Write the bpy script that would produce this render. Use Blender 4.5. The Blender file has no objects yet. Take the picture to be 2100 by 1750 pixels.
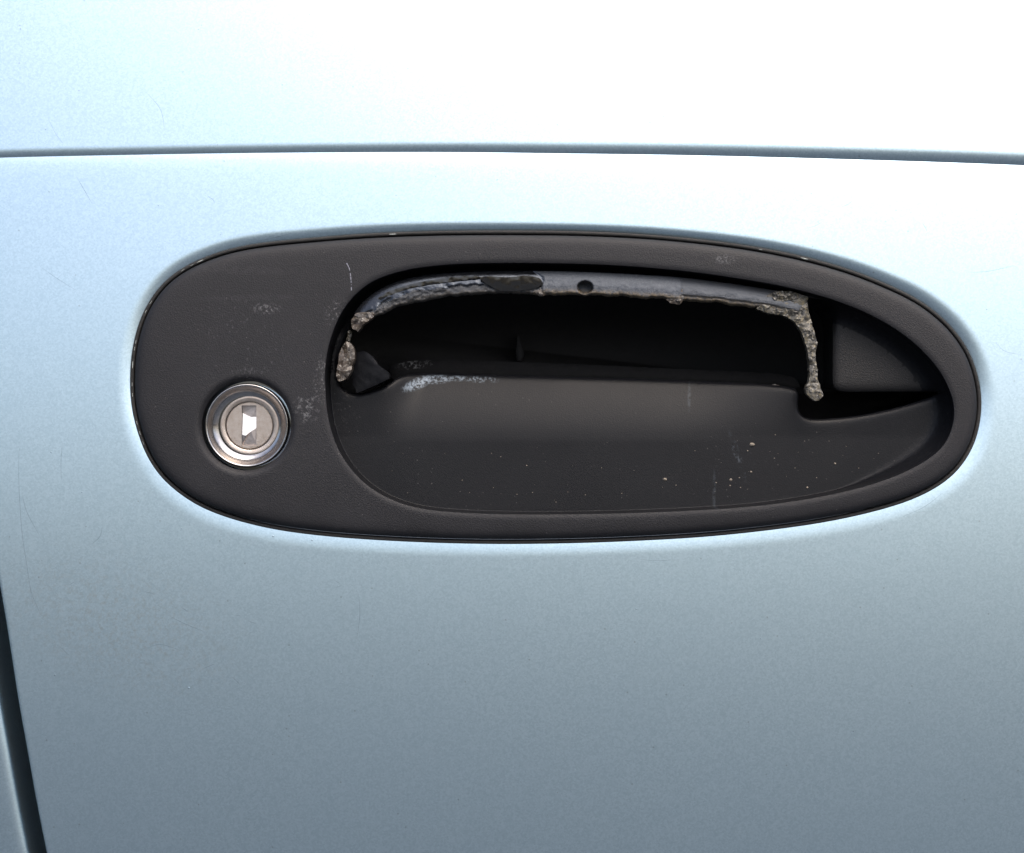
import bpy, math, random
import numpy as np
from mathutils import Vector, noise
from mathutils.geometry import delaunay_2d_cdt

random.seed(7)
C = bpy.context.scene.collection
scene = bpy.context.scene
R = math.radians

# ------------------------------------------------------------------ camera, sky, sun, exposure
CAM_D = 450.0                       # mm from the door skin
FRAME_W = 229.0                     # mm of door across the picture
cam_d = bpy.data.cameras.new('camera')
cam = bpy.data.objects.new('camera', cam_d); C.objects.link(cam)
cam.location = (0, -CAM_D / 1000, 0); cam.rotation_euler = (R(90), 0, 0)
cam_d.sensor_width = 36; cam_d.sensor_fit = 'HORIZONTAL'
cam_d.lens = 36 * CAM_D / FRAME_W
cam_d.clip_start = 0.01; cam_d.clip_end = 500
scene.camera = cam

SUN_AZ, SUN_EL = 26, 58             # degrees right of the way the door faces, and up
world = bpy.data.worlds.new('World'); scene.world = world; world.use_nodes = True
wn = world.node_tree
sky = wn.nodes.new('ShaderNodeTexSky'); sky.sky_type = 'NISHITA'; sky.sun_disc = False
sky.sun_elevation = R(SUN_EL); sky.sun_rotation = R(180 - SUN_AZ)
sky.air_density = 1.0; sky.dust_density = 6.0; sky.ozone_density = 1.0
wn.links.new(sky.outputs[0], wn.nodes['Background'].inputs[0])
wn.nodes['Background'].inputs[1].default_value = 0.12
sun_d = bpy.data.lights.new('sun', 'SUN'); sun = bpy.data.objects.new('sun', sun_d); C.objects.link(sun)
sun_d.energy = 0.7; sun_d.angle = R(60); sun_d.color = (1.0, 0.985, 0.97)
sv = Vector((math.sin(R(SUN_AZ)) * math.cos(R(SUN_EL)), -math.cos(R(SUN_AZ)) * math.cos(R(SUN_EL)), math.sin(R(SUN_EL))))
sun.rotation_euler = sv.to_track_quat('Z', 'Y').to_euler()
scene.view_settings.view_transform = 'Standard'; scene.view_settings.look = 'None'
scene.view_settings.gamma = 1; scene.view_settings.use_curve_mapping = False
scene.view_settings.exposure = 1.36
scene.cycles.use_adaptive_sampling = True; scene.cycles.adaptive_threshold = 0.02
scene.cycles.max_bounces = 5; scene.cycles.diffuse_bounces = 3; scene.cycles.glossy_bounces = 4

# ------------------------------------------------------------------ measuring helpers (all lengths in mm)
K = FRAME_W / 2100.0                # mm of door per unit of the 2100 x 1750 measuring grid
def base(x, z):                     # how the door bows: positive is away from the street
    return 0.066 * z + z * z / 2100.0 + x * x / 9000.0
def P(px, py, h=0.0):               # measured point -> (x, z) for a spot h mm proud of the skin
    x = (px - 1050) * K; z = (875 - py) * K
    for _ in range(4):
        s = (CAM_D + base(x, z) - h) / CAM_D
        x = (px - 1050) * K * s; z = (875 - py) * K * s
    return x, z
def PX(x, z, h=0.0):                # the inverse, numpy friendly
    s = CAM_D / (CAM_D + base(x, z) - h)
    return x * s / K + 1050, 875 - z * s / K
def sstep(a, b, v):
    t = np.clip((v - a) / (b - a), 0, 1); return t * t * (3 - 2 * t)

def spline(pts, n, closed=True):
    """Catmull-Rom through pts, resampled evenly to n points."""
    p = np.array(pts, float); m = len(p); out = []
    rng = range(m) if closed else range(m - 1)
    for i in rng:
        if closed: a, b, c, d = p[i - 1], p[i], p[(i + 1) % m], p[(i + 2) % m]
        else: a, b, c, d = p[max(i - 1, 0)], p[i], p[i + 1], p[min(i + 2, m - 1)]
        for t in np.linspace(0, 1, 24, endpoint=False):
            out.append(0.5 * (2 * b + (c - a) * t + (2 * a - 5 * b + 4 * c - d) * t * t + (3 * b - a - 3 * c + d) * t ** 3))
    if not closed: out.append(p[-1])
    o = np.array(out)
    if closed: o = np.vstack([o, o[:1]])
    s = np.concatenate([[0], np.cumsum(np.linalg.norm(np.diff(o, axis=0), axis=1))])
    q = np.linspace(0, s[-1], n + 1)[:-1] if closed else np.linspace(0, s[-1], n)
    return np.stack([np.interp(q, s, o[:, 0]), np.interp(q, s, o[:, 1])], 1)
def smooth_loop(p, it):
    for _ in range(it): p = 0.5 * p + 0.25 * (np.roll(p, 1, 0) + np.roll(p, -1, 0))
    return p
def normals_out(p):
    t = np.roll(p, -1, 0) - np.roll(p, 1, 0)
    n = np.stack([t[:, 1], -t[:, 0]], 1); n /= np.linalg.norm(n, axis=1)[:, None] + 1e-9
    a = 0.5 * np.sum(p[:, 0] * np.roll(p[:, 1], -1) - np.roll(p[:, 0], -1) * p[:, 1])
    return n if a > 0 else -n
def sdf(loop, q):
    """signed distance of points q to a closed loop, negative inside"""
    a = loop; b = np.roll(loop, -1, 0); d = b - a; dd = (d * d).sum(1)
    res = np.empty(len(q))
    for s in range(0, len(q), 4000):
        w = q[s:s + 4000]
        rx = w[:, 0:1] - a[None, :, 0]; rz = w[:, 1:2] - a[None, :, 1]
        t = np.clip((rx * d[:, 0] + rz * d[:, 1]) / dd, 0, 1)
        ex = rx - t * d[:, 0]; ez = rz - t * d[:, 1]
        m = np.sqrt((ex * ex + ez * ez).min(1))
        c = ((a[None, :, 1] > w[:, 1:2]) != (b[None, :, 1] > w[:, 1:2])) & \
            (w[:, 0:1] < d[:, 0] * (w[:, 1:2] - a[None, :, 1]) / (d[:, 1] + 1e-12) + a[None, :, 0])
        m[c.sum(1) % 2 == 1] *= -1
        res[s:s + 4000] = m
    return res

def link(name, mesh, mat, parent=None):
    o = bpy.data.objects.new(name, mesh); C.objects.link(o)
    for m in (mat if isinstance(mat, (list, tuple)) else [mat]): mesh.materials.append(m)
    if parent is not None:
        o.parent = parent
        o.matrix_parent_inverse = parent.matrix_basis.inverted()
    return o
def mesh_xyz(name, verts, faces, mat, parent=None, smooth=True):
    """verts in world mm (x, y, z)"""
    me = bpy.data.meshes.new(name)
    me.from_pydata((np.asarray(verts, float) / 1000).tolist(), [], [list(map(int, f)) for f in faces]); me.update()
    if smooth: me.polygons.foreach_set('use_smooth', [True] * len(me.polygons))
    return link(name, me, mat, parent)
def mesh_xzh(name, xz, h, faces, mat, parent=None, smooth=True):
    """verts as door coordinates x, z and height h proud of the bowed skin"""
    xz = np.asarray(xz, float); h = np.asarray(h, float)
    v = np.stack([xz[:, 0], base(xz[:, 0], xz[:, 1]) - h, xz[:, 1]], 1)
    return mesh_xyz(name, v, faces, mat, parent, smooth)
def empty(name, loc_mm, label, cat):
    o = bpy.data.objects.new(name, None); C.objects.link(o)
    o.location = [c / 1000 for c in loc_mm]; o.empty_display_size = 0.02
    o['label'] = label; o['category'] = cat
    return o

# ------------------------------------------------------------------ material helpers
class NT:
    def __init__(s, name):
        s.m = bpy.data.materials.new(name); s.m.use_nodes = True
        s.t = s.m.node_tree; s.b = s.t.nodes['Principled BSDF']
        tc = s.t.nodes.new('ShaderNodeTexCoord'); mp = s.t.nodes.new('ShaderNodeMapping')
        mp.inputs['Scale'].default_value = (1000, 1000, 1000)     # object metres -> mm
        s.t.links.new(tc.outputs['Object'], mp.inputs[0]); s.co = mp.outputs[0]
    def lk(s, a, b): s.t.links.new(a, b)
    def val(s, sock, v):
        if isinstance(v, bpy.types.NodeSocket): s.lk(v, sock)
        else: sock.default_value = v
    def noise(s, scale, detail=3, rough=0.55, co=None):
        n = s.t.nodes.new('ShaderNodeTexNoise'); n.inputs['Scale'].default_value = scale
        n.inputs['Detail'].default_value = detail; n.inputs['Roughness'].default_value = rough
        s.lk(co or s.co, n.inputs['Vector']); return n.outputs['Fac']
    def voro(s, scale, out='Distance', feature='F1', co=None):
        n = s.t.nodes.new('ShaderNodeTexVoronoi'); n.inputs['Scale'].default_value = scale; n.feature = feature
        s.lk(co or s.co, n.inputs['Vector']); return n.outputs[out]
    def ramp(s, fac, stops):
        n = s.t.nodes.new('ShaderNodeValToRGB'); e = n.color_ramp.elements
        while len(e) < len(stops): e.new(0.5)
        for i, (p, c) in enumerate(stops):
            e[i].position = p; e[i].color = (c, c, c, 1) if not isinstance(c, tuple) else (*c, 1)
        s.lk(fac, n.inputs[0]); return n.outputs[0]
    def math(s, op, a, b=0.0, c=None):
        n = s.t.nodes.new('ShaderNodeMath'); n.operation = op
        s.val(n.inputs[0], a); s.val(n.inputs[1], b)
        if c is not None: s.val(n.inputs[2], c)
        return n.outputs[0]
    def mix(s, fac, a, b):
        n = s.t.nodes.new('ShaderNodeMix'); n.data_type = 'RGBA'
        s.val(n.inputs[0], fac)
        for k, v in ((6, a), (7, b)):
            if isinstance(v, tuple): n.inputs[k].default_value = (*v, 1)
            else: s.lk(v, n.inputs[k])
        return n.outputs[2]
    def bump(s, hgt, strength, dist, prev=None):
        n = s.t.nodes.new('ShaderNodeBump'); n.inputs['Strength'].default_value = strength
        n.inputs['Distance'].default_value = dist / 1000
        s.lk(hgt, n.inputs['Height'])
        if prev is not None: s.lk(prev, n.inputs['Normal'])
        return n.outputs[0]
    def spot(s, x, z, rx, rz, ang=0.0):
        """1 inside an ellipse on the door face, fading to its edge: the shape of one stain"""
        mp = s.t.nodes.new('ShaderNodeMapping'); mp.vector_type = 'TEXTURE'
        mp.inputs['Location'].default_value = (x, 0, z); mp.inputs['Rotation'].default_value = (0, ang, 0)
        mp.inputs['Scale'].default_value = (rx, 1e4, rz)
        s.lk(s.co, mp.inputs[0])
        l = s.t.nodes.new('ShaderNodeVectorMath'); l.operation = 'LENGTH'; s.lk(mp.outputs[0], l.inputs[0])
        return s.math('SUBTRACT', 1.0, l.outputs['Value'])
    def set(s, **k):
        for n, v in k.items():
            i = s.b.inputs[n.replace('_', ' ')]
            if isinstance(v, tuple): i.default_value = (*v, 1)
            else: s.val(i, v)
        return s.m

def make_paint():
    n = NT('silver_blue_metallic_paint')
    flake = n.voro(3.0, 'Color'); sep = n.t.nodes.new('ShaderNodeSeparateColor'); n.lk(flake, sep.inputs[0])
    grain = n.noise(2.2, 2); blotch = n.noise(0.02, 4, 0.6)
    c = n.mix(sep.outputs[0], (0.37, 0.487, 0.556), (0.45, 0.572, 0.641))
    c = n.mix(n.math('MULTIPLY', n.ramp(blotch, [(0.35, 0.0), (0.75, 1.0)]), 0.22), c, (0.385, 0.51, 0.595))
    # road film and wiping marks low on the left
    x, z = P(240, 1280)
    film = n.math('MULTIPLY', n.ramp(n.spot(x, z, 36, 19, 0.3), [(0.0, 0.0), (0.8, 1.0)]),
                  n.ramp(n.noise(0.8, 5, 0.8), [(0.48, 0.0), (0.68, 1.0)]))
    c = n.mix(n.math('MULTIPLY', film, 0.5), c, (0.33, 0.34, 0.33))
    # dust specks
    sp = n.voro(0.22); c = n.mix(n.ramp(sp, [(0.035, 0.45), (0.055, 0.0)]), c, (0.20, 0.22, 0.24))
    b1 = n.bump(sep.outputs[1], 0.05, 0.15)
    b2 = n.bump(grain, 0.10, 0.06, b1)
    coatb = n.bump(n.noise(0.35, 2), 0.12, 0.05)
    n.lk(coatb, n.b.inputs['Coat Normal'])
    return n.set(Base_Color=c, Metallic=0.97, Roughness=n.math('ADD', 0.27, n.math('MULTIPLY', grain, 0.08)), Normal=b2,
                 Coat_Weight=0.55, Coat_Roughness=n.math('ADD', 0.10, n.math('MULTIPLY', blotch, 0.10)), Coat_IOR=1.5)

def plastic(name, base_c, worn_c, rough, grain_scale, grain_strength, stains=(), spec=0.32, dusty=1.0):
    n = NT(name)
    g1 = n.voro(grain_scale, 'Distance', 'F1'); g2 = n.noise(grain_scale * 1.3, 3, 0.6)
    g = n.math('ADD', g1, g2)
    cloud = n.noise(0.055, 5, 0.62); fine = n.noise(3.0, 2)
    c = n.mix(n.math('MULTIPLY', n.ramp(cloud, [(0.35, 0.0), (0.72, 1.0)]), 0.75), base_c, worn_c)
    c = n.mix(n.math('MULTIPLY', n.ramp(fine, [(0.55, 0.0), (0.8, 1.0)]), 0.35), c, tuple(min(1, 2.0 * v) for v in worn_c))
    dust = n.voro(0.6); dm = n.math('MULTIPLY', n.ramp(dust, [(0.05, 0.45 * dusty), (0.09, 0.0)]), n.ramp(n.noise(0.12, 2), [(0.45, 0.0), (0.65, 1.0)]))
    c = n.mix(dm, c, (0.13, 0.125, 0.12))
    for (x, z, rx, rz, ang, col, amt, ns, lo) in stains:
        m = n.ramp(n.spot(x, z, rx, rz, ang), [(0.0, 0.0), (0.55, 1.0)])
        m = n.math('MULTIPLY', m, n.ramp(n.noise(ns, 6, 0.72), [(lo, 0.0), (lo + 0.11, 1.0)]))
        c = n.mix(n.math('MULTIPLY', m, amt * 0.45), c, col)
    return n.set(Base_Color=c, Roughness=n.math('ADD', rough, n.math('MULTIPLY', cloud, 0.16)), Specular_IOR_Level=spec,
                 Normal=n.bump(g, grain_strength, 0.12))

def spt(px, py, rx, rz, ang, col, amt, ns=1.2, lo=0.5, h=0.0):
    x, z = P(px, py, h); return (x, z, rx, rz, ang, col, amt, ns, lo)
CH = (0.33, 0.33, 0.34); CHB = (0.30, 0.36, 0.42)
bezel_stains = [spt(500, 700, 16, 13, 0.3, CH, 0.38, 1.3, 0.60), spt(548, 634, 4, 1.4, 0, CH, 0.6, 1.5, 0.5),
                spt(630, 838, 3.8, 3.8, 0.6, CH, 0.6, 1.2, 0.52), spt(660, 780, 2.2, 6.5, 0, CH, 0.5, 1.8, 0.52),
                spt(1485, 533, 3.2, 1.3, 0, CH, 0.35, 2.0, 0.48), spt(690, 640, 3, 4, 0.4, CH, 0.5, 1.8, 0.54),
                spt(510, 765, 3, 2, 0, CH, 0.4, 1.8, 0.54), spt(500, 555, 16, 1.2, 0.03, CH, 0.03, 0.6, 0.42),
                spt(520, 612, 17, 1.0, -0.02, CH, 0.03, 0.6, 0.42)]
tray_stains = [spt(858, 787, 4.4, 1.5, -0.42, CHB, 1.4, 1.3, 0.44, -13), spt(895, 779, 4.5, 1.2, -0.05, CHB, 1.3, 1.4, 0.46, -14),
               spt(940, 777, 2.4, 0.8, 0, CHB, 0.9, 1.4, 0.44, -14), spt(985, 779, 5.0, 0.9, 0.05, CHB, 0.9, 1.5, 0.48, -14),
               spt(1512, 935, 1.0, 7.0, -0.3, CHB, 0.25, 0.9, 0.5, -8),
               spt(1412, 815, 0.5, 4.0, 0.05, CHB, 0.14, 1.0, 0.4, -12), spt(1465, 1010, 0.5, 6.0, 0.02, CHB, 0.12, 1.0, 0.42, -7),
               spt(1480, 980, 24, 9.0, 0.0, CH, 0.16, 1.6, 0.60, -8), spt(700, 850, 5, 5, 0, CH, 0.25, 1.6, 0.58, -8)]
M = {}
M['paint'] = make_paint()
M['bezel'] = plastic('grained_black_plastic', (0.0078, 0.0077, 0.0093), (0.0130, 0.0129, 0.0152), 0.50, 3.0, 0.30, bezel_stains, 0.28)
M['tray'] = plastic('smooth_black_plastic', (0.0034, 0.0037, 0.0049), (0.0055, 0.0059, 0.0074), 0.36, 3.4, 0.14, tray_stains, 0.17)
M['pit'] = plastic('dark_cavity_plastic', (0.0045, 0.0045, 0.0048), (0.007, 0.007, 0.0074), 0.6, 1.2, 0.2, (), 0.22, 0.0)
M['pad'] = plastic('grained_pad_plastic', (0.0068, 0.0066, 0.0070), (0.0105, 0.0102, 0.0108), 0.48, 3.2, 0.34, (), 0.32)
xl, zl = P(850, 748, -21)
M['lip'] = plastic('dusty_cavity_plastic', (0.0045, 0.0045, 0.0048), (0.007, 0.007, 0.0074), 0.6, 1.2, 0.2,
                   [(xl, zl, 5.0, 1.3, -0.1, (0.36, 0.36, 0.36), 0.7, 1.3, 0.50)], 0.12, 0.0)
M['gasket'] = plastic('weathered_rubber', (0.010, 0.010, 0.0098), (0.022, 0.021, 0.020), 0.6, 1.2, 0.35)

def fracture(name, dark, lite, gold):
    n = NT(name)
    a = n.noise(0.6, 8, 0.65); b = n.noise(1.2, 5, 0.7); v = n.voro(1.2)
    c = n.mix(n.ramp(a, [(0.43, 0.0), (0.56, 1.0)]), dark, lite)
    c = n.mix(n.math('MULTIPLY', n.ramp(b, [(0.5, 0.0), (0.66, 1.0)]), 0.6), c, gold)
    c = n.mix(n.ramp(n.noise(1.7, 4, 0.7), [(0.58, 0.0), (0.66, 0.75)]), c, (0.30, 0.285, 0.25))
    h = n.math('ADD', a, n.math('MULTIPLY', v, 0.5))
    return n.set(Base_Color=c, Roughness=n.ramp(b, [(0.3, 0.25), (0.7, 0.65)]), Normal=n.bump(h, 0.4, 0.3))
M['frac'] = fracture('snapped_grey_plastic', (0.012, 0.011, 0.009), (0.085, 0.079, 0.066), (0.15, 0.12, 0.06))
M['chunk'] = fracture('snapped_brown_plastic', (0.016, 0.012, 0.009), (0.048, 0.036, 0.027), (0.058, 0.043, 0.025))

def make_bar():
    n = NT('worn_pivot_bar_plastic')
    sep = n.t.nodes.new('ShaderNodeSeparateXYZ'); n.lk(n.co, sep.inputs[0])
    at = n.t.nodes.new('ShaderNodeAttribute'); at.attribute_name = 'across'        # 0 top edge, 1 torn lower edge
    rg = n.noise(1.1, 6, 0.72); fine = n.noise(2.6, 4, 0.75)
    x0 = P(1112, 580, -4)[0]; x1 = P(1398, 590, -4)[0]; xe = P(1585, 600, -4)[0]
    jit = n.math('MULTIPLY', n.math('SUBTRACT', rg, 0.5), 5.0)
    xx = n.math('ADD', sep.outputs[0], jit)
    az = n.t.nodes.new('ShaderNodeAttribute'); az.attribute_name = 'zone'
    right = n.math('GREATER_THAN', az.outputs['Fac'], 0.5)
    grey = n.mix(n.ramp(fine, [(0.35, 0.0), (0.7, 1.0)]), (0.013, 0.0145, 0.017), (0.042, 0.044, 0.048))
    grey = n.mix(n.ramp(n.noise(2.4, 4, 0.7), [(0.57, 0.0), (0.70, 0.6)]), grey, (0.13, 0.127, 0.12))
    far = n.math('GREATER_THAN', sep.outputs[0], x1)
    grey = n.mix(far, grey, n.mix(fine, (0.012, 0.0125, 0.0135), (0.034, 0.034, 0.034)))
    # left: black skin that is still whole above, torn grey core below
    edge = n.math('ADD', at.outputs['Fac'], n.math('MULTIPLY', n.math('SUBTRACT', n.noise(0.45, 5, 0.7), 0.5), 0.55))
    torn = n.math('GREATER_THAN', edge, 0.60)
    core = n.mix(n.ramp(rg, [(0.35, 0.0), (0.68, 1.0)]), (0.010, 0.010, 0.010), (0.052, 0.049, 0.045))
    left = n.mix(torn, (0.008, 0.0085, 0.010), core)
    c = n.mix(right, left, grey)
    lo = n.math('MULTIPLY', n.ramp(n.math('ADD', at.outputs['Fac'], n.math('MULTIPLY', rg, 0.16)), [(0.78, 0.0), (0.94, 1.0)]), n.ramp(n.noise(1.8, 4), [(0.4, 0.25), (0.6, 1.0)]))
    c = n.mix(n.math('MULTIPLY', lo, n.math('MULTIPLY_ADD', right, 0.65, 0.2)), c, (0.135, 0.102, 0.058))
    rgh = n.mix(right, n.mix(torn, (0.13,) * 3, (0.6,) * 3), (0.5,) * 3)
    h = n.math('ADD', n.math('MULTIPLY', rg, n.math('MAXIMUM', n.math('MULTIPLY', torn, 1.0), n.math('MULTIPLY', lo, 0.8))), n.math('MULTIPLY', fine, 0.12))
    return n.set(Base_Color=c, Roughness=rgh, Normal=n.bump(h, 0.7, 0.35), Specular_IOR_Level=0.55,
                 Specular_Tint=(0.74, 0.84, 1.0))  # bluish sky reflection put into the specular colour
M['bar'] = make_bar()
def simple(name, col, rough, metal=0.0, bump=0.0, bs=1.5, **k):
    n = NT(name); a = n.noise(bs, 5, 0.65)
    c = n.mix(n.ramp(a, [(0.3, 0.0), (0.75, 1.0)]), tuple(v * 0.8 for v in col), tuple(min(1, v * 1.2) for v in col))
    if bump: k['Normal'] = n.bump(a, bump, 0.15)
    return n.set(Base_Color=c, Roughness=n.math('ADD', rough, n.math('MULTIPLY', a, 0.08)), Metallic=metal, **k)
M['resin'] = simple('glossy_black_resin', (0.006, 0.006, 0.006), 0.08, 0, 0.15, 0.9, Coat_Weight=0.3)
M['chrome'] = simple('satin_chrome', (0.38, 0.365, 0.36), 0.15, 1.0, 0.05, 1.2)
def make_plug():
    n = NT('tarnished_nickel'); a = n.noise(0.8, 5, 0.7); b = n.noise(4.0, 3, 0.6)
    c = n.mix(n.ramp(a, [(0.35, 0.0), (0.65, 1.0)]), (0.38, 0.325, 0.28), (0.44, 0.395, 0.36))
    c = n.mix(n.ramp(b, [(0.56, 0.0), (0.72, 0.6)]), c, (0.30, 0.25, 0.20))
    return n.set(Base_Color=c, Metallic=0.85, Roughness=n.math('ADD', 0.34, n.math('MULTIPLY', a, 0.2)), Normal=n.bump(b, 0.35, 0.08))
M['plug'] = make_plug()
M['steel'] = simple('worn_steel', (0.50, 0.45, 0.43), 0.38, 1.0)
M['polished'] = simple('rubbed_highlight_steel', (0.62, 0.60, 0.58), 0.34, 1.0)
M['chip'] = simple('chipped_pale_edge', (0.26, 0.28, 0.265), 0.55)
M['scratch'] = simple('hairline_in_paint', (0.29, 0.375, 0.44), 0.36, 0.9)
M['white_scratch'] = simple('white_scuff', (0.17, 0.175, 0.21), 0.6, 0, 0, 3)
M['crumb'] = simple('tan_grit', (0.20, 0.17, 0.135), 0.8)
M['jamb'] = simple('dark_jamb', (0.020, 0.028, 0.032), 0.5)
M['ground'] = simple('asphalt', (0.048, 0.060, 0.074), 0.85, 0, 0, 0.02)

# ------------------------------------------------------------------ outlines measured on the door face
OUT = [(268, 770), (272, 720), (284, 668), (303, 625), (330, 587), (365, 557), (410, 533), (470, 512), (540, 499), (640, 489), (760, 480),
       (900, 475), (1050, 474), (1200, 476), (1350, 484), (1500, 500), (1620, 521), (1720, 547), (1800, 576), (1880, 614), (1940, 660),
       (1981, 712), (2003, 765), (2012, 820), (2008, 872), (1992, 922), (1958, 970), (1905, 1008), (1830, 1038), (1720, 1065), (1600, 1084),
       (1450, 1100), (1300, 1109), (1150, 1114), (1000, 1115), (850, 1111), (700, 1102), (580, 1088), (490, 1068), (420, 1043), (370, 1013),
       (330, 977), (301, 933), (281, 880), (270, 828)]
RIM = [(668, 790), (669, 745), (678, 700), (697, 650), (725, 610), (762, 580), (810, 561), (870, 549), (960, 542), (1100, 541), (1250, 545),
       (1400, 557), (1530, 575), (1620, 592), (1710, 617), (1790, 650), (1860, 694), (1915, 748), (1945, 800), (1955, 845), (1945, 893),
       (1915, 932), (1850, 970), (1760, 1001), (1640, 1026), (1500, 1042), (1300, 1052), (1100, 1055), (960, 1052), (860, 1042), (790, 1018),
       (735, 978), (694, 920), (674, 855)]
outline = smooth_loop(spline([P(*p, 0) for p in OUT], 560), 6)
rim = smooth_loop(spline([P(*p, 0.5) for p in RIM], 460), 4)
CAV = [(700, 795, -8), (692, 752, -8), (700, 705, -7), (722, 655, -7), (765, 612, -7), (840, 580, -7), (960, 563, -7), (1100, 560, -7), (1250, 563, -7),
       (1400, 574, -7), (1530, 592, -7), (1620, 610, -7), (1690, 632, -6), (1708, 646, -5), (1712, 665, -4), (1712, 720, -4), (1712, 780, -4), (1716, 797, -4),
       (1735, 803, -4), (1800, 803, -4.5), (1870, 803, -4.5), (1922, 803, -4.5), (1928, 808, -5), (1900, 818, -6), (1840, 836, -7), (1770, 851, -8), (1700, 859, -8),
       (1660, 859, -8), (1641, 850, -9), (1635, 832, -10), (1634, 808, -12), (1622, 797, -14), (1560, 789, -15), (1450, 783, -15), (1300, 777, -15), (1150, 773, -15),
       (1000, 769, -15), (900, 766, -15), (850, 767, -14), (818, 774, -12), (798, 788, -10), (765, 800, -9), (730, 807, -8)]
cavity = smooth_loop(spline([P(*p) for p in CAV], 420), 2)
LOCK = P(506, 873, 0); LOCK_R = 92 * K

# ------------------------------------------------------------------ ground (below the frame; the paint mirrors it)
gy = -880.0
g = mesh_xyz('ground', [(-40000, -40000, gy), (40000, -40000, gy), (40000, 40000, gy), (-40000, 40000, gy)], [(0, 1, 2, 3)], M['ground'], smooth=False)
g['kind'] = 'structure'

# ------------------------------------------------------------------ car door
door = empty('car_door', (60, 20, -250), 'pale silver-blue metallic car door with a pressed crease line, holding the black handle', 'car door')
EDGE_PX = [(-420, 3400 - 6200), (-210, 0), (-110, 590), (0, 1182), (20, 1298), (40, 1434), (60, 1542), (80, 1658), (99, 1748), (160, 2060), (235, 2420)]
_ez = np.array([P(a, b)[1] for a, b in EDGE_PX]); _ex = np.array([P(a, b)[0] for a, b in EDGE_PX]); _o = np.argsort(_ez)
def edge_x(z):
    e = np.interp(z, _ez[_o], _ex[_o]); 
    for d in (-6, -3, 3, 6): e = e + np.interp(z + d, _ez[_o], _ex[_o])
    return e / 5
def crease_z(x):
    return np.interp(x, *_cr)
_cl = spline([P(a, b) for a, b in [(-400, 350), (-150, 331), (0, 323.5), (250, 318), (500, 314), (750, 312), (950, 312), (1150, 314.5), (1400, 318), (1650, 324), (1900, 331.5), (2100, 339), (2400, 352), (3000, 388), (4200, 500)]], 300, False)
_cr = (_cl[:, 0], _cl[:, 1])
def door_h(x, z, d):
    """height of the pressed door skin; d is the distance outside the handle outline"""
    t = z - crease_z(x); f = sstep(-100, 110, x)
    amp = 0.34 + 0.40 * f; wd = 2.2 + 0.8 * f
    q = np.clip(t / wd, 0, 1)
    h = np.where(t > 0, amp * (1 - (1 - q) ** 2.0), 0.0)
    h = h - np.where(t <= 0, 0.2 * np.exp(np.minimum(t, 0) / 1.5), 0.2 * (1 - q) ** 2)
    ang = np.arctan2(z - 9, (x - 10) / 2.2)
    up = np.clip(np.sin(ang), -1, 1); rt = np.clip(np.cos(ang), 0, 1)
    lf = np.clip(-np.cos(ang), 0, 1)
    w = 1.9 + 0.9 * np.clip(-up, 0, 1) + 1.5 * rt ** 2 + 0.9 * lf
    dep = 0.90 - 0.70 * np.clip(-up * 1.6, 0, 1) - 0.15 * rt * sstep(0.3, -0.3, up) - 0.3 * lf
    dep = np.maximum(dep, 0.20)
    s = np.clip(1 - d / w, 0, 1.25)
    return h - dep * s ** 1.8
def axis(stops):
    out = [stops[0][0]]
    for (a, _), (b, st) in zip(stops[:-1], stops[1:]):
        out += list(np.linspace(a, b, max(2, int(round((b - a) / st)) + 1))[1:])
    return np.array(out)
cz0 = float(crease_z(0.0))
zs = axis([(-330, 0), (-110, 4), (-30, 1.1), (52, 0.42), (cz0 - 3, 0.5), (cz0 - 0.4, 0.2), (cz0 + 0.8, 0.06), (cz0 + 3.6, 0.16), (80, 1.0), (125, 1.5), (260, 6)])
us = axis([(0, 0), (3, 0.6), (20, 1.1), (232, 0.5), (260, 1.2), (430, 6)])     # distance from the shut line
Zr, U = np.meshgrid(zs, us, indexing='ij')
E = edge_x(Zr)
wfol = np.clip(1 - U / 60, 0, 1) ** 2
X = (edge_x(0.0)) + U + (E - edge_x(0.0)) * wfol
Zc = Zr + (crease_z(X) - cz0) * np.clip(1 - np.abs(Zr - cz0) / 16, 0, 1)
pts = np.stack([X.ravel(), Zc.ravel()], 1)
dist = np.full(len(pts), 60.0)
nearm = (pts[:, 0] > outline[:, 0].min() - 12) & (pts[:, 0] < outline[:, 0].max() + 12) & (pts[:, 1] > outline[:, 1].min() - 12) & (pts[:, 1] < outline[:, 1].max() + 12)
dist[nearm] = sdf(outline, pts[nearm])
H = door_h(pts[:, 0], pts[:, 1], dist)
nz, nx = X.shape
idx = np.arange(nz * nx).reshape(nz, nx)
q = np.stack([idx[:-1, :-1], idx[:-1, 1:], idx[1:, 1:], idx[1:, :-1]], -1).reshape(-1, 4)
q = q[(dist[q] > -0.6).all(1)]                 # the cut edge lies hidden under the gasket
V = np.stack([pts[:, 0], base(pts[:, 0], pts[:, 1]) - H, pts[:, 1]], 1)
# hem: the skin folds back along the shut line
prof = [(-0.18, 0.06), (-0.36, 0.25), (-0.45, 0.6), (-0.47, 1.5), (-0.47, 14.0)]
edge_v = V[idx[:, 0]]; hem = []; off = len(V)
for dx, dy in prof: hem.append(edge_v + np.array([dx, dy, 0]))
Vall = np.vstack([V] + hem)
hq = []
prev = idx[:, 0]
for k in range(len(prof)):
    cur = off + k * nz + np.arange(nz)
    hq.append(np.stack([cur[:-1], prev[:-1], prev[1:], cur[1:]], -1)); prev = cur
qall = np.vstack([q] + hq)
used = np.unique(qall); remap = -np.ones(len(Vall), int); remap[used] = np.arange(len(used))
skin = mesh_xyz('outer_skin', Vall[used], remap[qall], M['paint'], door)

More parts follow.
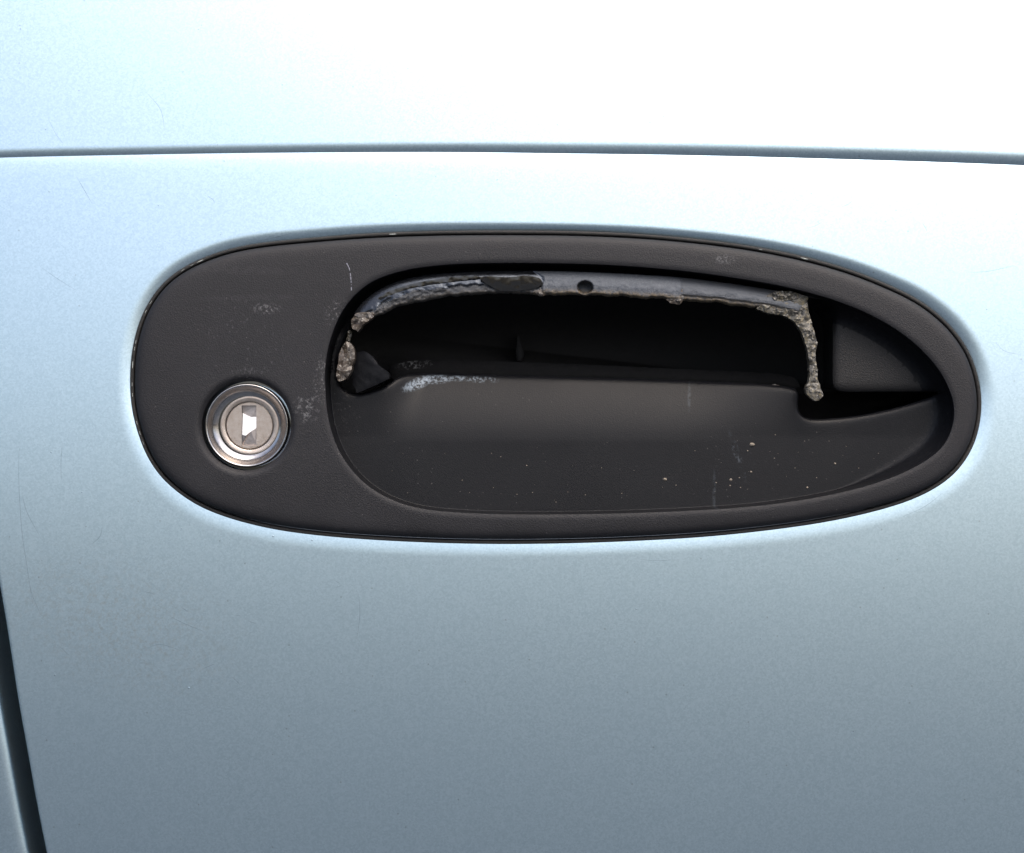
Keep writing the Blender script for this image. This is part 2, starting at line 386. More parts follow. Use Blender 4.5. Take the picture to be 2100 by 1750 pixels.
def ribbon_on_door(name, strokes, mat, parent, width=0.13, lift=0.02, wob=0.25):
    """hairlines lying on the paint: every stroke is a list of measured points"""
    vs, fs = [], []
    for st in strokes:
        c = spline([P(*p) for p in st], max(8, 6 * len(st)), False)
        t = np.gradient(c, axis=0); t /= np.linalg.norm(t, axis=1)[:, None] + 1e-9
        nrm = np.stack([-t[:, 1], t[:, 0]], 1)
        wdt = width * np.sin(np.linspace(0.12, math.pi - 0.12, len(c)))[:, None] * random.uniform(0.6, 1.1)
        b0 = len(vs)
        L = np.vstack([c + nrm * wdt / 2, c - nrm * wdt / 2])
        d = sdf(outline, L); hh = door_h(L[:, 0], L[:, 1], d) + lift
        for (x, z), h in zip(L, hh): vs.append((x, base(x, z) - h, z))
        n = len(c)
        for i in range(n - 1): fs.append((b0 + i, b0 + n + i, b0 + n + i + 1, b0 + i + 1))
    return mesh_xyz(name, vs, fs, mat, parent)
strokes = [[(155, 360), (170, 385), (190, 420)], [(80, 545), (115, 570), (160, 598)], [(385, 613 - 75), (402, 548), (418, 556)], [(525, 560 - 65), (560, 488), (600, 478)],
           [(42, 900), (38, 960), (44, 1080), (55, 1160), (70, 1260)], [(128, 905), (125, 950), (126, 985)], [(45, 1010), (55, 1050), (82, 1100)],
           [(210, 1080), (205, 1100), (190, 1115)], [(344, 1262), (380, 1280), (425, 1298)], [(940, 108), (948, 118), (947, 135)], [(98, 240), (115, 275), (134, 300)],
           [(425, 330 + 72), (437, 410), (440, 418)], [(1985, 560), (2030, 556), (2080, 545)], [(1890, 455), (1898, 468), (1902, 478)], [(1725, 425), (1738, 420), (1748, 412)],
           [(60, 1190), (66, 1220), (84, 1262)], [(300, 1330), (330, 1322), (372, 1335)], [(735, 1215), (738, 1260), (732, 1310)], [(1650, 470), (1675, 462), (1690, 452)],
           [(1850, 1035 + 25), (1895, 1040), (1935, 1010)], [(1300, 1145), (1340, 1150), (1392, 1148)], [(2040, 700), (2060, 720), (2095, 728)], [(1360, 180), (1392, 185), (1405, 176)],
           [(300, 190), (330, 226), (338, 270)]]
for _ in range(12):
    x, y = random.uniform(100, 700), random.uniform(1180, 1400)
    a = random.gauss(0.35, 0.5); l = random.uniform(10, 34)
    strokes.append([(x, y), (x + l * math.cos(a) / 2, y + l * math.sin(a) / 2 + random.uniform(-.6, .6)), (x + l * math.cos(a), y + l * math.sin(a))])
sc = ribbon_on_door('hairline_scratches', strokes, M['scratch'], door, 0.16); sc['kind'] = 'stuff'
# small stone chips and specks of dirt on the paint
vs, fs = [], []
for (x, y, r) in [(43, 60, .22), (460, 330, .2), (505, 366 + 56, .2), (325, 422, .2), (1490, 338, .2), (1305, 1249, .25), (113, 1385, .25), (387, 1411, .3), (940, 1640, .25), (2015, 148, .2), (1360, 240, .2),
                  (372, 1074 + 10, .2), (560, 1100, .3), (640, 1108, .25), (105, 928, .25), (168, 1010, .2), (700, 1380, .2), (1560, 1310, .2), (1750, 1500, .2), (1180, 1580, .2)]:
    cx, cz = P(x, y); b0 = len(vs); n = 7
    ring = np.array([[cx + r * random.uniform(.6, 1.1) * math.cos(a), cz + r * random.uniform(.6, 1.1) * math.sin(a)] for a in np.linspace(0, 2 * math.pi, n, endpoint=False)] + [[cx, cz]])
    hh = door_h(ring[:, 0], ring[:, 1], sdf(outline, ring)) + 0.015; hh[-1] += 0.08
    vs += [(a, base(a, b) - h, b) for (a, b), h in zip(ring, hh)]; fs += [(b0 + i, b0 + (i + 1) % n, b0 + n) for i in range(n)]
o = mesh_xyz('dirt_specks', vs, fs, M['scratch'], door); o['kind'] = 'stuff'

# ------------------------------------------------------------------ the body panel beyond the shut line
panel = empty('body_panel', (-150, 20, -250), 'strip of silver-blue body panel beyond the dark shut line, lower left corner', 'car panel')
zz = np.linspace(-330, 260, 240)
gap = 44 * K
pr = [(-60, 0), (-30, 0), (-15, 0), (-8, 0), (-4, 0.0), (-2.4, .02), (-1.7, .10), (-1.2, .24), (-0.8, .46), (-0.45, .82), (-0.2, 1.35), (-0.05, 2.2), (0, 4), (0, 16)]
vs = []
for dx, dy in pr:
    ex = edge_x(zz) - gap + dx + 0.5
    vs.append(np.stack([ex, base(ex, zz) + dy, zz], 1))
n = len(zz); fs = []
for k in range(len(pr) - 1):
    for i in range(n - 1): fs.append((k * n + i, (k + 1) * n + i, (k + 1) * n + i + 1, k * n + i + 1))
mesh_xyz('panel_skin', np.vstack(vs), fs, M['paint'], panel)
ex = edge_x(zz); ja = []
for dx, dy in ((-gap - 0.6, 15.5), (-gap / 2, 16.2), (6, 15.5)): ja.append(np.stack([ex + dx, base(ex, zz) + dy, zz], 1))
fs = [(k * n + i, (k + 1) * n + i, (k + 1) * n + i + 1, k * n + i + 1) for k in range(2) for i in range(n - 1)]
mesh_xyz('door_jamb', np.vstack(ja), fs, M['jamb'], panel)

# ------------------------------------------------------------------ door handle
hx, hz = P(1050, 1114)
handle = empty('door_handle', (hx, 0, hz), 'black plastic oval car door handle with its pull flap snapped off', 'door handle')
INSET = 1.0
nout = normals_out(outline); nrim = normals_out(rim); ncav = normals_out(cavity)
b_out = outline - nout * INSET
la = np.linspace(0, 2 * math.pi, 96, endpoint=False)
def lock_ring(r): return np.stack([LOCK[0] + r * np.cos(la), LOCK[1] + r * np.sin(la)], 1)

def tray_depth(x, z, drim, dcav):
    """depth of the finger recess; drim: distance inside the rim, dcav: distance outside the cavity"""
    px, py = PX(x, z, -8)
    ramp_t = np.clip((903 - py) / (903 - 772), 0, 1.2)
    t = ramp_t ** 1.5                                                         # ever steeper towards the pocket
    sx = sstep(770, 862, px + 0.20 * (py - 830)) * (1 - sstep(1380, 1690, px + 0.5 * (py - 830)))
    floor = 7.2 + 0.9 * np.clip((1045 - py) / 150, 0, 1) + 4.0 * t * sx
    floor = floor - 2.2 * sstep(1700, 1960, px)
    pad = 6.0
    ispad = sstep(1690, 1700, px) * (1 - sstep(805, 808, py))
    floor = floor * (1 - ispad) + pad * ispad
    top = sstep(700, 620, py) * (1 - sstep(1690, 1715, px))
    floor = floor * (1 - top) + 14 * top
    ww = 0.07 + 1.2 * sstep(1700, 1930, px) * (1 - ispad)
    ww = ww * (1 - top) + 0.5 * top
    wall = 1 - np.exp(-(np.maximum(drim, 0) / ww) ** 1.35)
    wall = wall * (1 - ispad) + ispad * (1 - (1 - np.clip(np.maximum(drim, 0) / 4.4, 0, 1)) ** 2.2)
    dep = 0.55 + (floor - 0.55) * wall
    return dep + 0.9 * np.exp(-np.maximum(dcav, 0) / (0.35 + 0.45 * ispad))
def face_h(x, z):
    din = sdf(rim, np.stack([x, z], 1)); dout = -sdf(b_out, np.stack([x, z], 1))
    dl = np.hypot(x - LOCK[0], z - LOCK[1]) - LOCK_R
    h = 1.75 - 1.15 * np.exp(-np.maximum(dout, 0) / 0.6) - 0.35 * np.exp(-np.maximum(dout, 0) / 4.0)
    h = h - 0.30 * np.clip(1 - np.maximum(din, 0) / 1.3, 0, 1) ** 2.0
    h = h - 1.0 * np.clip(1 - np.maximum(dl, 0) / 1.4, 0, 1) ** 2.2
    inside = din < 0
    if inside.any():
        dc = sdf(cavity, np.stack([x[inside], z[inside]], 1))
        h[inside] = -tray_depth(x[inside], z[inside], -din[inside], dc)
        # meet the face at the rim
        k = np.exp(-(-din[inside]) / 0.04); h[inside] = h[inside] * (1 - k) + 1.42 * k
    return h
loops, cons, P2 = [], [], []
def add_loop(l, constrain):
    s = len(P2); P2.extend(map(tuple, l))
    if constrain: cons.extend([(s + i, s + (i + 1) % len(l)) for i in range(len(l))])
add_loop(b_out, True); add_loop(rim, True); add_loop(cavity, True); add_loop(lock_ring(LOCK_R), True)
for d in (.15, .35, .6, .95, 1.4, 2.0, 2.8): add_loop(b_out - nout * d, False)
for d in (.15, .35, .6, .95, 1.4, 2.1): add_loop(rim + nrim * d, False)
rr = []
for d in (.05, .1, .18, .28, .4, .55, .75, 1.1, 1.6, 2.2, 3.0, 4.0): rr.append(rim - nrim * d)
for d in (.12, .3, .55, .9, 1.4): rr.append(cavity + ncav * d)
rr = np.vstack(rr); dr = -sdf(rim, rr); dc = sdf(cavity, rr)
for r_, a, b in zip(rr, dr, dc):
    if a > 0.05 and b > 0.08: P2.append(tuple(r_))
for d in (.15, .35, .65, 1.1, 1.7): add_loop(lock_ring(LOCK_R + d), False)
gs = []
for j, z in enumerate(np.arange(outline[:, 1].min(), outline[:, 1].max(), 0.72)):
    for x in np.arange(outline[:, 0].min() + (0.42 if j % 2 else 0), outline[:, 0].max(), 0.84): gs.append((x, z))
gs = np.array(gs); din = sdf(rim, gs); dout = -sdf(b_out, gs); dcv = sdf(cavity, gs); dl = np.hypot(gs[:, 0] - LOCK[0], gs[:, 1] - LOCK[1]) - LOCK_R
keep = ((din > 2.3) & (dout > 3.0) & (dl > 2.0)) | ((din < -1.0) & (dcv > 1.6))
P2.extend(map(tuple, gs[keep]))
vv, _, ff, *_r = delaunay_2d_cdt([Vector(p) for p in P2], cons, [], 0, 1e-4)
vv = np.array([(v.x, v.y) for v in vv]); ff = np.array([f for f in ff if len(f) == 3])
cen = vv[ff].mean(1)
ok = (sdf(b_out, cen) < 0) & (np.hypot(cen[:, 0] - LOCK[0], cen[:, 1] - LOCK[1]) > LOCK_R * 0.998) & (sdf(cavity, cen) > 0)
ff = ff[ok]; cen = cen[ok]
hh = face_h(vv[:, 0], vv[:, 1])
V3 = np.stack([vv[:, 0], base(vv[:, 0], vv[:, 1]) - hh, vv[:, 1]], 1)
fn = np.cross(V3[ff[:, 1]] - V3[ff[:, 0]], V3[ff[:, 2]] - V3[ff[:, 0]])
flip = fn[:, 1] > 0; ff[flip] = ff[flip][:, ::-1]; fn[flip] *= -1
VN = np.zeros_like(V3)
for k in range(3): np.add.at(VN, ff[:, k], fn)
VN /= np.linalg.norm(VN, axis=1)[:, None] + 1e-12
inrim = sdf(rim, cen) < 0
def sub_mesh(name, faces, mat, parent, skirts=()):
    us_ = np.unique(faces); mp = -np.ones(len(V3), int); mp[us_] = np.arange(len(us_))
    o = mesh_xyz(name, V3[us_], mp[faces], mat, parent)
    o.data.normals_split_custom_set_from_vertices(VN[us_].tolist())
    return o
bezel = sub_mesh('bezel', ff[~inrim], M['bezel'], handle)
cpx, cpy = PX(cen[:, 0], cen[:, 1], -6)
inpad = inrim & (cpx > 1690) & (cpy < 806) & ((-sdf(rim, vv))[ff].min(1) > 3.985)
tray = sub_mesh('finger_recess', ff[inrim & ~inpad], M['tray'], handle)
sub_mesh('side_pad', ff[inpad], M['pad'], tray)
tray['label'] = 'scooped black finger recess with scuffs'
# skirts: side of the bezel, bore for the lock, walls of the deep pocket behind the recess
def wall(name, loop, h_top, h_bot, mat, parent, taper=0.0, cap=False):
    n = len(loop); nr = normals_out(loop)
    hb = h_bot if not np.isscalar(h_bot) else np.full(n, h_bot)
    steps = np.linspace(0, 1, 6); vs, fs = [], []
    for s in steps:
        l = loop + nr * taper * s; h = h_top * (1 - s) + hb * s
        vs.append(np.stack([l[:, 0], base(l[:, 0], l[:, 1]) - h, l[:, 1]], 1))
    for k in range(len(steps) - 1):
        for i in range(n): j = (i + 1) % n; fs.append((k * n + i, k * n + j, (k + 1) * n + j, (k + 1) * n + i))
    if cap: fs.append(tuple((len(steps) - 1) * n + i for i in range(n)))
    return mesh_xyz(name, np.vstack(vs), fs, mat, parent)
wall('bezel_side', b_out, face_h(b_out[:, 0] * 1, b_out[:, 1] * 1), -3.0, M['bezel'], bezel, 0.02)
lr = lock_ring(LOCK_R); wall('lock_bore', lr, face_h(lr[:, 0], lr[:, 1]), -6.0, M['pit'], bezel)
ch = face_h(cavity[:, 0] + ncav[:, 0] * .02, cavity[:, 1] + ncav[:, 1] * .02)
wall('deep_pocket', cavity, ch, -30.0, M['pit'], tray, 1.2, cap=True)

# rubber gasket between bezel and paint
n = len(outline); sect = [(0.17, -2.4), (0.16, -0.42), (0.12, -0.20), (0.02, -0.09), (-0.25, -0.06), (-0.50, -0.10), (-0.68, -0.32), (-0.78, -0.8), (-0.80, -2.2)]
vs, fs = [], []
for dx, h in sect:
    l = outline + nout * dx; vs.append(np.stack([l[:, 0], base(l[:, 0], l[:, 1]) - h, l[:, 1]], 1))
for k in range(len(sect) - 1):
    for i in range(n): j = (i + 1) % n; fs.append((k * n + i, (k + 1) * n + i, (k + 1) * n + j, k * n + j))
gasket = mesh_xyz('gasket', np.vstack(vs), fs, M['gasket'], handle)
# pale chips along the left edge of the gasket
ci = []
for (x, y, L) in [(402, 537, 8), (388, 543, 3), (372, 551, 6), (305, 622, 5), (294, 641, 6), (275, 702, 6), (272, 718, 3), (268, 755, 9), (268, 795, 6), (270, 815, 2), (279, 875, 5), (284, 893, 3), (292, 915, 2), (1640, 527, 10), (1560, 511, 6), (800, 478, 8)]:
    c = np.array(P(x, y)); i0 = int(((outline - c) ** 2).sum(1).argmin()); ci.append((i0, L))
vs, fs = [], []
for i0, L in ci:
    m = max(1, int(round(L * K * 1.3 / 0.75)))
    b0 = len(vs)
    for s in range(m + 1):
        i = (i0 + s) % n; tw = 0.13 * (0.4 if s in (0, m) else random.uniform(.7, 1.2))
        for sd in (-1, 0, 1):
            l = outline[i] + nout[i] * (-0.30 + sd * tw); vs.append((l[0], base(l[0], l[1]) + 0.06 - (0.06 if sd == 0 else 0.0), l[1]))
    for s in range(m):
        for k in range(2): a = b0 + s * 3 + k; fs.append((a, a + 3, a + 4, a + 1))
o = mesh_xyz('pale_edge_chips', vs, fs, M['chip'], gasket); o['kind'] = 'stuff'

# a fine curved scratch on the bezel
def strip_on_handle(name, pts_, mat, parent, width, lift=0.03, breaks=0.0):
    c = spline([P(*p) for p in pts_], 60, False); t = np.gradient(c, axis=0); t /= np.linalg.norm(t, axis=1)[:, None]
    nr = np.stack([-t[:, 1], t[:, 0]], 1); vs, fs = [], []
    w_ = width * np.array([max(0.15, 0.6 + 0.8 * noise.noise((i * 0.45, width * 9, 3))) for i in range(60)])[:, None]
    L = np.vstack([c + nr * w_ / 2, c - nr * w_ / 2]); h_ = face_h(L[:, 0], L[:, 1]) + lift
    for i in range(59):
        if noise.noise((i * 0.3, 5.1, width)) > breaks: fs.append((i, 60 + i, 61 + i, i + 1))
    return mesh_xzh(name, L, h_, fs, mat, parent)
strip_on_handle('scratch', [(711, 540, 1.5), (717, 553, 1.5), (720, 575, 1.5), (721, 597, 1.5)], M['white_scratch'], bezel, 0.26, 0.03, -0.25)
strip_on_handle('crack', [(728, 806, -8), (712, 822, -8), (700, 838, -8), (690, 846, -8)], M['pit'], tray, 0.28)
# inner lip of the pocket, dusted white, and a faint moulding rib
def lump(name, poly, h0, thick, rough, mat, parent, step=0.45, dome=0.5, seed=0, slope=(0, 0), smooth=True, sharp=False):
    """an irregular broken piece with a front face, rounded broken edge and a back"""
    if parent.name.startswith('pivot_bar'): h0 += 0.6
    n_ = int(max(24, np.linalg.norm(np.diff(np.array(poly + poly[:1]), axis=0), axis=1).sum() * K / step))
    pp = [P(x, y, h0) for x, y in poly]
    if sharp or mat in (M['frac'], M['chunk']):       # broken edges run straight from corner to corner
        pp = [((1 - t) * np.array(pp[i]) + t * np.array(pp[(i + 1) % len(pp)])) for i in range(len(pp)) for t in (0, 0.33, 0.67)]
    lp = spline(pp, n_)
    lp = lp + normals_out(lp) * np.array([0.6 * rough * noise.noise((p[0] * 1.3, p[1] * 1.3, seed)) for p in lp])[:, None]
    bb0, bb1 = lp.min(0), lp.max(0); g = [(x, z) for x in np.arange(bb0[0], bb1[0], step) for z in np.arange(bb0[1], bb1[1], step)]
    g = np.array(g); g = g[sdf(lp, g) < -step * 0.6] + 0
    P_ = [Vector(p) for p in lp] + [Vector((x + random.uniform(-.1, .1) * step, z + random.uniform(-.1, .1) * step)) for x, z in g]
    v, _, f, *_x = delaunay_2d_cdt(P_, [(i, (i + 1) % n_) for i in range(n_)], [], 1, 1e-5)
    v = np.array([(a.x, a.y) for a in v]); f = [t for t in f]
    d = np.maximum(-sdf(lp, v), 0)
    c0 = v.mean(0)
    h = h0 + dome * (1 - np.exp(-d / 0.7)) - dome + np.array([rough * noise.fractal((p[0] * 0.9, p[1] * 0.9, seed + 4), 0.8, 2.1, 4) for p in v]) \
        + slope[0] * (v[:, 0] - c0[0]) + slope[1] * (v[:, 1] - c0[1])
    near = [int(((v - p) ** 2).sum(1).argmin()) for p in lp]
    m = len(v); vv_ = np.vstack([v, lp, lp]); hh_ = np.concatenate([h, np.full(n_, h0 - thick), h[near]])
    # the loop points keep their order at the head of the list
    fs = [tuple(t) for t in f]
    for i in range(n_): j = (i + 1) % n_; fs.append((m + n_ + j, m + n_ + i, m + i, m + j))
    return mesh_xzh(name, vv_, hh_, fs, mat, parent, smooth and mat not in (M['frac'], M['chunk']))
lump('pocket_lip', [(800, 760), (812, 745), (900, 738), (1100, 744), (1400, 757), (1600, 768), (1640, 790), (1600, 800), (1300, 790), (1000, 783), (850, 780), (808, 780)], -21, 6, 0.25, M['lip'], tray, 0.9, 0.6, 3)
lump('moulding_rib', [(1061, 690), (1064, 688), (1068, 705), (1074, 722), (1070, 738), (1062, 740), (1058, 724), (1060, 706)], -24, 6, 0.1, M['pit'], tray, 0.5, 0.6, 5)

# grit lying in the recess
grit = [(1543, 912, 5.5), (1364, 983, 4.0), (1498, 984, 3.6), (1540, 968, 2.4), (1533, 925, 1.8), (1655, 1000, 2.4), (1712, 951, 2.6), (1468, 990, 2.0), (1497, 996, 1.8), (1516, 980, 1.6), (1518, 1000, 1.5),
        (1588, 940, 1.4), (1590, 892, 1.4), (1650, 905, 1.2), (1700, 905, 1.2), (1674, 980, 1.3), (1060, 1014, 1.3), (1386, 995, 1.4), (1200, 1015, 1.2), (1080, 955, 1.4), (1027, 937, 1.3), (1092, 1010, 1.2), (1275, 1012, 1.2), (1425, 925, 1.2),
        (1630, 960, 1.3), (1430, 1030, 1.2), (948, 985, 1.2), (1800, 930, 1.2), (1760, 960, 1.1), (1300, 965, 1.0), (1008, 930, 1.0), (1140, 1030, 1.1)]
for _ in range(34): grit.append((random.uniform(800, 1850), random.uniform(905, 1030), random.uniform(0.5, 1.0)))
vs, fs = [], []
for x, y, r in grit:
    cx, cz = P(x, y, -8); r *= K; b0 = len(vs); a0 = random.uniform(0, 6)
    if sdf(rim, np.array([[cx, cz]]))[0] > -1.5 or sdf(cavity, np.array([[cx, cz]]))[0] < 0.5: continue
    h0 = face_h(np.array([cx]), np.array([cz]))[0]
    for lev, rad in ((0, 1.0), (0.5, 0.75)):
        for k in range(6):
            q_ = rad * r * random.uniform(.7, 1.15); a = a0 + k * math.pi / 3
            X_, Z_ = cx + q_ * math.cos(a) * 1.15, cz + q_ * math.sin(a) * 0.85
            vs.append((X_, base(X_, Z_) - h0 - lev * r + (0.05 if lev == 0 else 0), Z_))
    vs.append((cx, base(cx, cz) - h0 - 0.75 * r, cz))
    for k in range(6):
        j = (k + 1) % 6; fs.append((b0 + k, b0 + j, b0 + 6 + j, b0 + 6 + k)); fs.append((b0 + 6 + k, b0 + 6 + j, b0 + 12))
o = mesh_xyz('grit', vs, fs, M['crumb'], tray); o['kind'] = 'stuff'

# ------------------------------------------------------------------ what is left of the pull flap: the pivot bar
TOP = [(726, 644), (742, 622), (775, 596), (815, 578), (860, 567), (910, 561), (960, 558), (1050, 556), (1130, 556), (1250, 560), (1380, 568), (1480, 579), (1560, 591), (1620, 601), (1655, 609)]
BOT = [(752, 656), (778, 648), (800, 637), (830, 626), (870, 617), (915, 610), (965, 605), (1040, 602), (1110, 605), (1250, 608), (1390, 617), (1480, 623), (1560, 633), (1600, 641), (1630, 650)]
NB, NA = 420, 30
tp = spline(TOP, NB, False); bt = spline(BOT, NB, False)
vs, across, fs, zone = [], [], [], []
for i in range(NB):
    for j in range(NA):
        a = j / (NA - 1)
        rag = 3.4 * noise.fractal((tp[i, 0] * 0.028, 1.7, 0.0), 0.8, 2.1, 4) * sstep(0.55, 1.0, a)
        px = tp[i, 0] * (1 - a) + bt[i, 0] * a; py = tp[i, 1] * (1 - a) + bt[i, 1] * a + rag
        h = -0.1 - 1.15 * max(0.0, 1 - a / 0.8) ** 1.6 - 1.2 * max(0.0, (a - 0.86) / 0.14) ** 2       # rolled top edge
        zn = float(sstep(-2, 3, px - 1114 + 26 * ((a - 0.42) / .5) ** 2 + 7 * noise.fractal((px * .05, py * .1, 9), 0.8, 2.1, 3))); zone.append(zn)
        h += 0.22 * zn * float(1 - sstep(1394, 1402, px + 10 * noise.noise((py * .12, 2, 1))))
        if px < 1112: h += -0.40 * sstep(0.50, 0.72, a + 0.30 * noise.fractal((px * .03, a * 2, 1), 0.8, 2.1, 4)) + 0.16 * noise.noise((px * .12, py * .2, 2)) * sstep(.5, .7, a)
        if px > 1398: h += -0.35 * sstep(0.7, 0.8, a)
        d = math.hypot((px - 1200) / 15, (py - 590) / 12.5)
        if d < 1.25: h -= 3.0 * float(sstep(1.15, 0.85, d))
        h += 0.10 * noise.fractal((px * .06, py * .06, 7), 0.8, 2.1, 3) * (1.0 if a > .4 else .2)
        x, z = P(px, py, h); vs.append((x, base(x, z) - h, z)); across.append(a)
def cap_back(k0):       # back edge follows the front edge 5 mm deeper
    return [(vs[i * NA + k0][0], vs[i * NA + k0][1] + 5, vs[i * NA + k0][2] + (-0.6 if k0 == 0 else 0.8)) for i in range(NB)]
for i in range(NB - 1):
    for j in range(NA - 1): a = i * NA + j; fs.append((a, a + 1, a + NA + 1, a + NA))
b0 = len(vs); vs += cap_back(0); across += [0.0] * NB; zone += [0.0] * NB
b1 = len(vs); vs += cap_back(NA - 1); across += [1.0] * NB; zone += [0.0] * NB
for i in range(NB - 1):
    fs.append((b0 + i, i * NA, (i + 1) * NA, b0 + i + 1)); fs.append((i * NA + NA - 1, b1 + i, b1 + i + 1, (i + 1) * NA + NA - 1)); fs.append((b1 + i, b0 + i, b0 + i + 1, b1 + i + 1))
bar = mesh_xyz('pivot_bar', vs, fs, M['bar'], handle)
at = bar.data.attributes.new('across', 'FLOAT', 'POINT'); at.data.foreach_set('value', across)
at = bar.data.attributes.new('zone', 'FLOAT', 'POINT'); at.data.foreach_set('value', zone)
bar['label'] = 'torn pivot bar left from the broken pull flap'
lump('resin_patch', [(985, 569), (1005, 567), (1040, 569), (1078, 566), (1104, 570), (1112, 579), (1106, 588), (1085, 594), (1050, 597), (1022, 595), (1004, 586), (990, 577)], -0.38, 1.8, 0.05, M['resin'], bar, 0.4, 0.06, 11, (0, 0.15))
lump('resin_patch', [(775, 612), (800, 597), (850, 581), (923, 569), (968, 566), (985, 570), (930, 577), (860, 587), (812, 601), (785, 613)], -0.85, 1.6, 0.10, M['resin'], bar, 0.35, 0.06, 17, (0, 0.05))
lump('torn_flake', [(1098, 600), (1112, 590), (1120, 575), (1124, 590), (1122, 604), (1108, 608)], -0.5, 1.4, 0.3, M['chunk'], bar, 0.4, 0.4, 21)
lump('torn_flake', [(1366, 614), (1380, 608), (1392, 596), (1401, 592), (1403, 612), (1394, 625), (1376, 622)], -0.5, 1.4, 0.35, M['chunk'], bar, 0.4, 0.4, 25)
# snapped end of the flap, right: a thin curved web of fractured plastic
LE = [(1552, 633), (1578, 643), (1608, 647), (1630, 660), (1645, 682), (1655, 712), (1660, 741), (1661, 764), (1660, 782), (1652, 795), (1654, 807), (1664, 817)]
RE = [(1570, 606), (1595, 597), (1622, 597), (1657, 609), (1657, 628), (1663, 655), (1671, 682), (1677, 706), (1673, 722), (1674, 741), (1677, 760), (1678, 780), (1685, 797), (1689, 811), (1681, 821), (1672, 822)]
stub = lump('snapped_web', LE + RE[::-1], -1.0, 3.2, 0.35, M['frac'], bar, 0.5, 0.35, 31)
stub['label'] = 'thin fractured web hanging down at the right end'
lump('snapped_edge', [(1580, 604), (1600, 596), (1625, 597), (1640, 604), (1632, 614), (1610, 616), (1588, 614)], -0.4, 2.2, 0.5, M['frac'], bar, 0.35, 0.5, 37)
lump('snapped_edge', [(1650, 600), (1680, 603), (1700, 607), (1698, 613), (1672, 612), (1654, 609)], -3.2, 2.2, 0.4, M['pit'], bar, 0.35, 0.4, 39)
lump('snapped_chunk', [(730, 642), (752, 639), (768, 641), (769, 648), (757, 657), (743, 667), (735, 681), (723, 673), (719, 660)], -0.5, 5, 0.4, M['chunk'], bar, 0.8, 0.3, 41)
lump('snapped_chunk', [(709, 700), (720, 704), (727, 720), (727, 736), (722, 750), (719, 764), (707, 781), (692, 783), (689, 775), (692, 752), (695, 732), (700, 712)], -2.0, 5, 0.5, M['chunk'], bar, 0.8, 0.3, 47)
lump('snapped_edge', [(715, 676), (721, 680), (719, 692), (715, 703), (708, 702), (711, 690)], -3.4, 3, 0.5, M['frac'], bar, 0.35, 0.5, 51)
lump('broken_plate', [(728, 724), (747, 720), (765, 732), (777, 750), (797, 764), (799, 776), (772, 790), (732, 806), (723, 788), (721, 765), (726, 742)], -6.2, 5, 0.18, M['tray'], bar, 0.6, 0.15, 57, (0.16, 0.10), True, True)
lump('snapped_edge', [(1578, 792), (1590, 788), (1602, 792), (1604, 799), (1590, 801), (1580, 799)], -13.0, 2, 0.3, M['chunk'], tray, 0.35, 0.4, 61)

# ------------------------------------------------------------------ lock cylinder
def lathe(name, prof, mat, parent, center, nseg=96):
    vs, fs = [], []
    for r, h in prof:
        for a in np.linspace(0, 2 * math.pi, nseg, endpoint=False):
            x, z = center[0] + r * math.cos(a), center[1] + r * math.sin(a); vs.append((x, yc - h, z))
    for k in range(len(prof) - 1):
        for i in range(nseg): j = (i + 1) % nseg; fs.append((k * nseg + i, k * nseg + j, (k + 1) * nseg + j, (k + 1) * nseg + i))
    return mesh_xyz(name, vs, fs, mat, parent)
yc = base(*LOCK) + 0.7; LOCK2 = (LOCK[0] + 0.36, LOCK[1])
rim_prof = [(86.5 * K, -6), (86.5 * K, 0.30), (86.0 * K, 0.62), (85 * K, 0.85), (83.4 * K, 0.95), (81.6 * K, 0.86), (80 * K, 0.62), (78.4 * K, 0.34), (76.5 * K, 0.02), (74 * K, -0.34),
            (71 * K, -0.70), (67.5 * K, -1.02), (64 * K, -1.22), (61.0 * K, -1.30)]
lock = lathe('lock_cylinder', rim_prof, M['chrome'], handle, LOCK)
lock['label'] = 'round bright metal lock cylinder with a keyhole'
lathe('inner_ring', [(61.0 * K, -2.6), (60.4 * K, -1.28), (59.8 * K, -1.12), (59 * K, -1.06), (56 * K, -1.10), (52 * K, -1.20), (50.2 * K, -1.28), (49.7 * K, -1.5), (49.5 * K, -2.8)], M['plug'], lock, LOCK2)
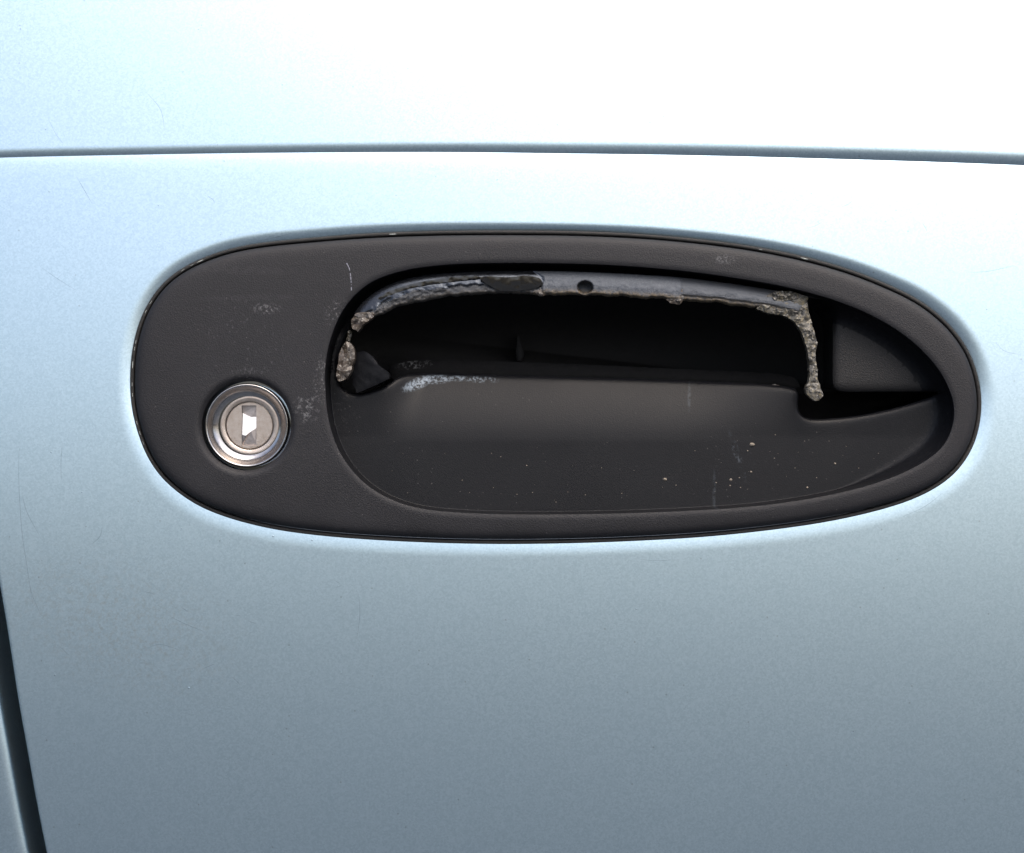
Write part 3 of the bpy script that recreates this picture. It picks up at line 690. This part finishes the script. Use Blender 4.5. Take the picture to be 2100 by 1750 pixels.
# plug face with the slot cut out
lw, lh = 15.2 * K, 41.5 * K
sx0 = LOCK2[0] + (-1.0) * K; ring = np.array([[LOCK2[0] + 48.2 * K * math.cos(a), LOCK2[1] + 48.2 * K * math.sin(a)] for a in np.linspace(0, 2 * math.pi, 72, endpoint=False)])
slot = np.array([[sx0 - lw, LOCK2[1] - lh], [sx0 + lw, LOCK2[1] - lh], [sx0 + lw, LOCK2[1] + lh], [sx0 - lw, LOCK2[1] + lh]])
v, _, f, *_x = delaunay_2d_cdt([Vector(p) for p in np.vstack([ring * 1, (ring - np.array(LOCK2)) * 0.965 + np.array(LOCK2), slot])], [(i, (i + 1) % 72) for i in range(72)] + [(144 + i, 144 + (i + 1) % 4) for i in range(4)], [], 0, 1e-5)
v = np.array([(a.x, a.y) for a in v]); f = [t for t in f if not (abs(v[list(t)].mean(0)[0] - sx0) < lw and abs(v[list(t)].mean(0)[1] - LOCK2[1]) < lh)]
HP = -1.22
rr_ = np.hypot(v[:, 0] - LOCK2[0], v[:, 1] - LOCK2[1]); vh = np.where(rr_ > 47.6 * K, HP - 0.22, HP)
V_ = [(a, yc - h, b) for (a, b), h in zip(v, vh)]; F_ = [tuple(t) for t in f]
b0 = len(V_); V_ += [(a, yc - HP, b) for a, b in slot] + [(a, yc - HP + 1.5, b) for a, b in slot]
for i in range(4): j = (i + 1) % 4; F_.append((b0 + i, b0 + j, b0 + 4 + j, b0 + 4 + i))
b0 = len(V_); V_ += [(a, yc - HP + 0.22, b) for a, b in ring] + [(a, yc - HP + 2, b) for a, b in ring]
for i in range(72): j = (i + 1) % 72; F_.append((b0 + i, b0 + j, b0 + 72 + j, b0 + 72 + i))
mesh_xyz('lock_plug', V_, F_, M['plug'], lock, smooth=False)
# sprung shutter inside the slot: dull ends, a highlight put into brighter, tilted worn metal between
def sh(u, w, h): return (sx0 + u * lw, yc - HP + h, LOCK2[1] + w * lh)
def st(u, w, e=0.0): return sh(u, w, 0.62 + 0.95 * w + e)          # the rubbed face leans back at the top
SV = [sh(-.97, 1, 1.1), sh(.99, 1, .9), st(.99, .44), st(.25, .42), st(-.30, .50), st(-.92, .62),
      st(.99, -.12), st(.30, -.28), st(-.15, -.36), st(-.40, -.50), st(-.92, -.46), sh(.99, -1, .65), sh(-.97, -1, .8)]
mesh_xyz('keyhole_shutter', SV, [(0, 5, 4, 3, 2, 1), (6, 7, 8, 9, 10, 12, 11)], M['steel'], lock, smooth=False)
SV2 = [(x, y - 0.03, z) for x, y, z in SV]
mesh_xyz('worn_highlight_patch', [SV2[i] for i in (2, 3, 4, 5, 10, 9, 8, 7, 6)], [(0, 1, 2, 3, 4, 5, 6, 7, 8)], M['polished'], lock, smooth=False)
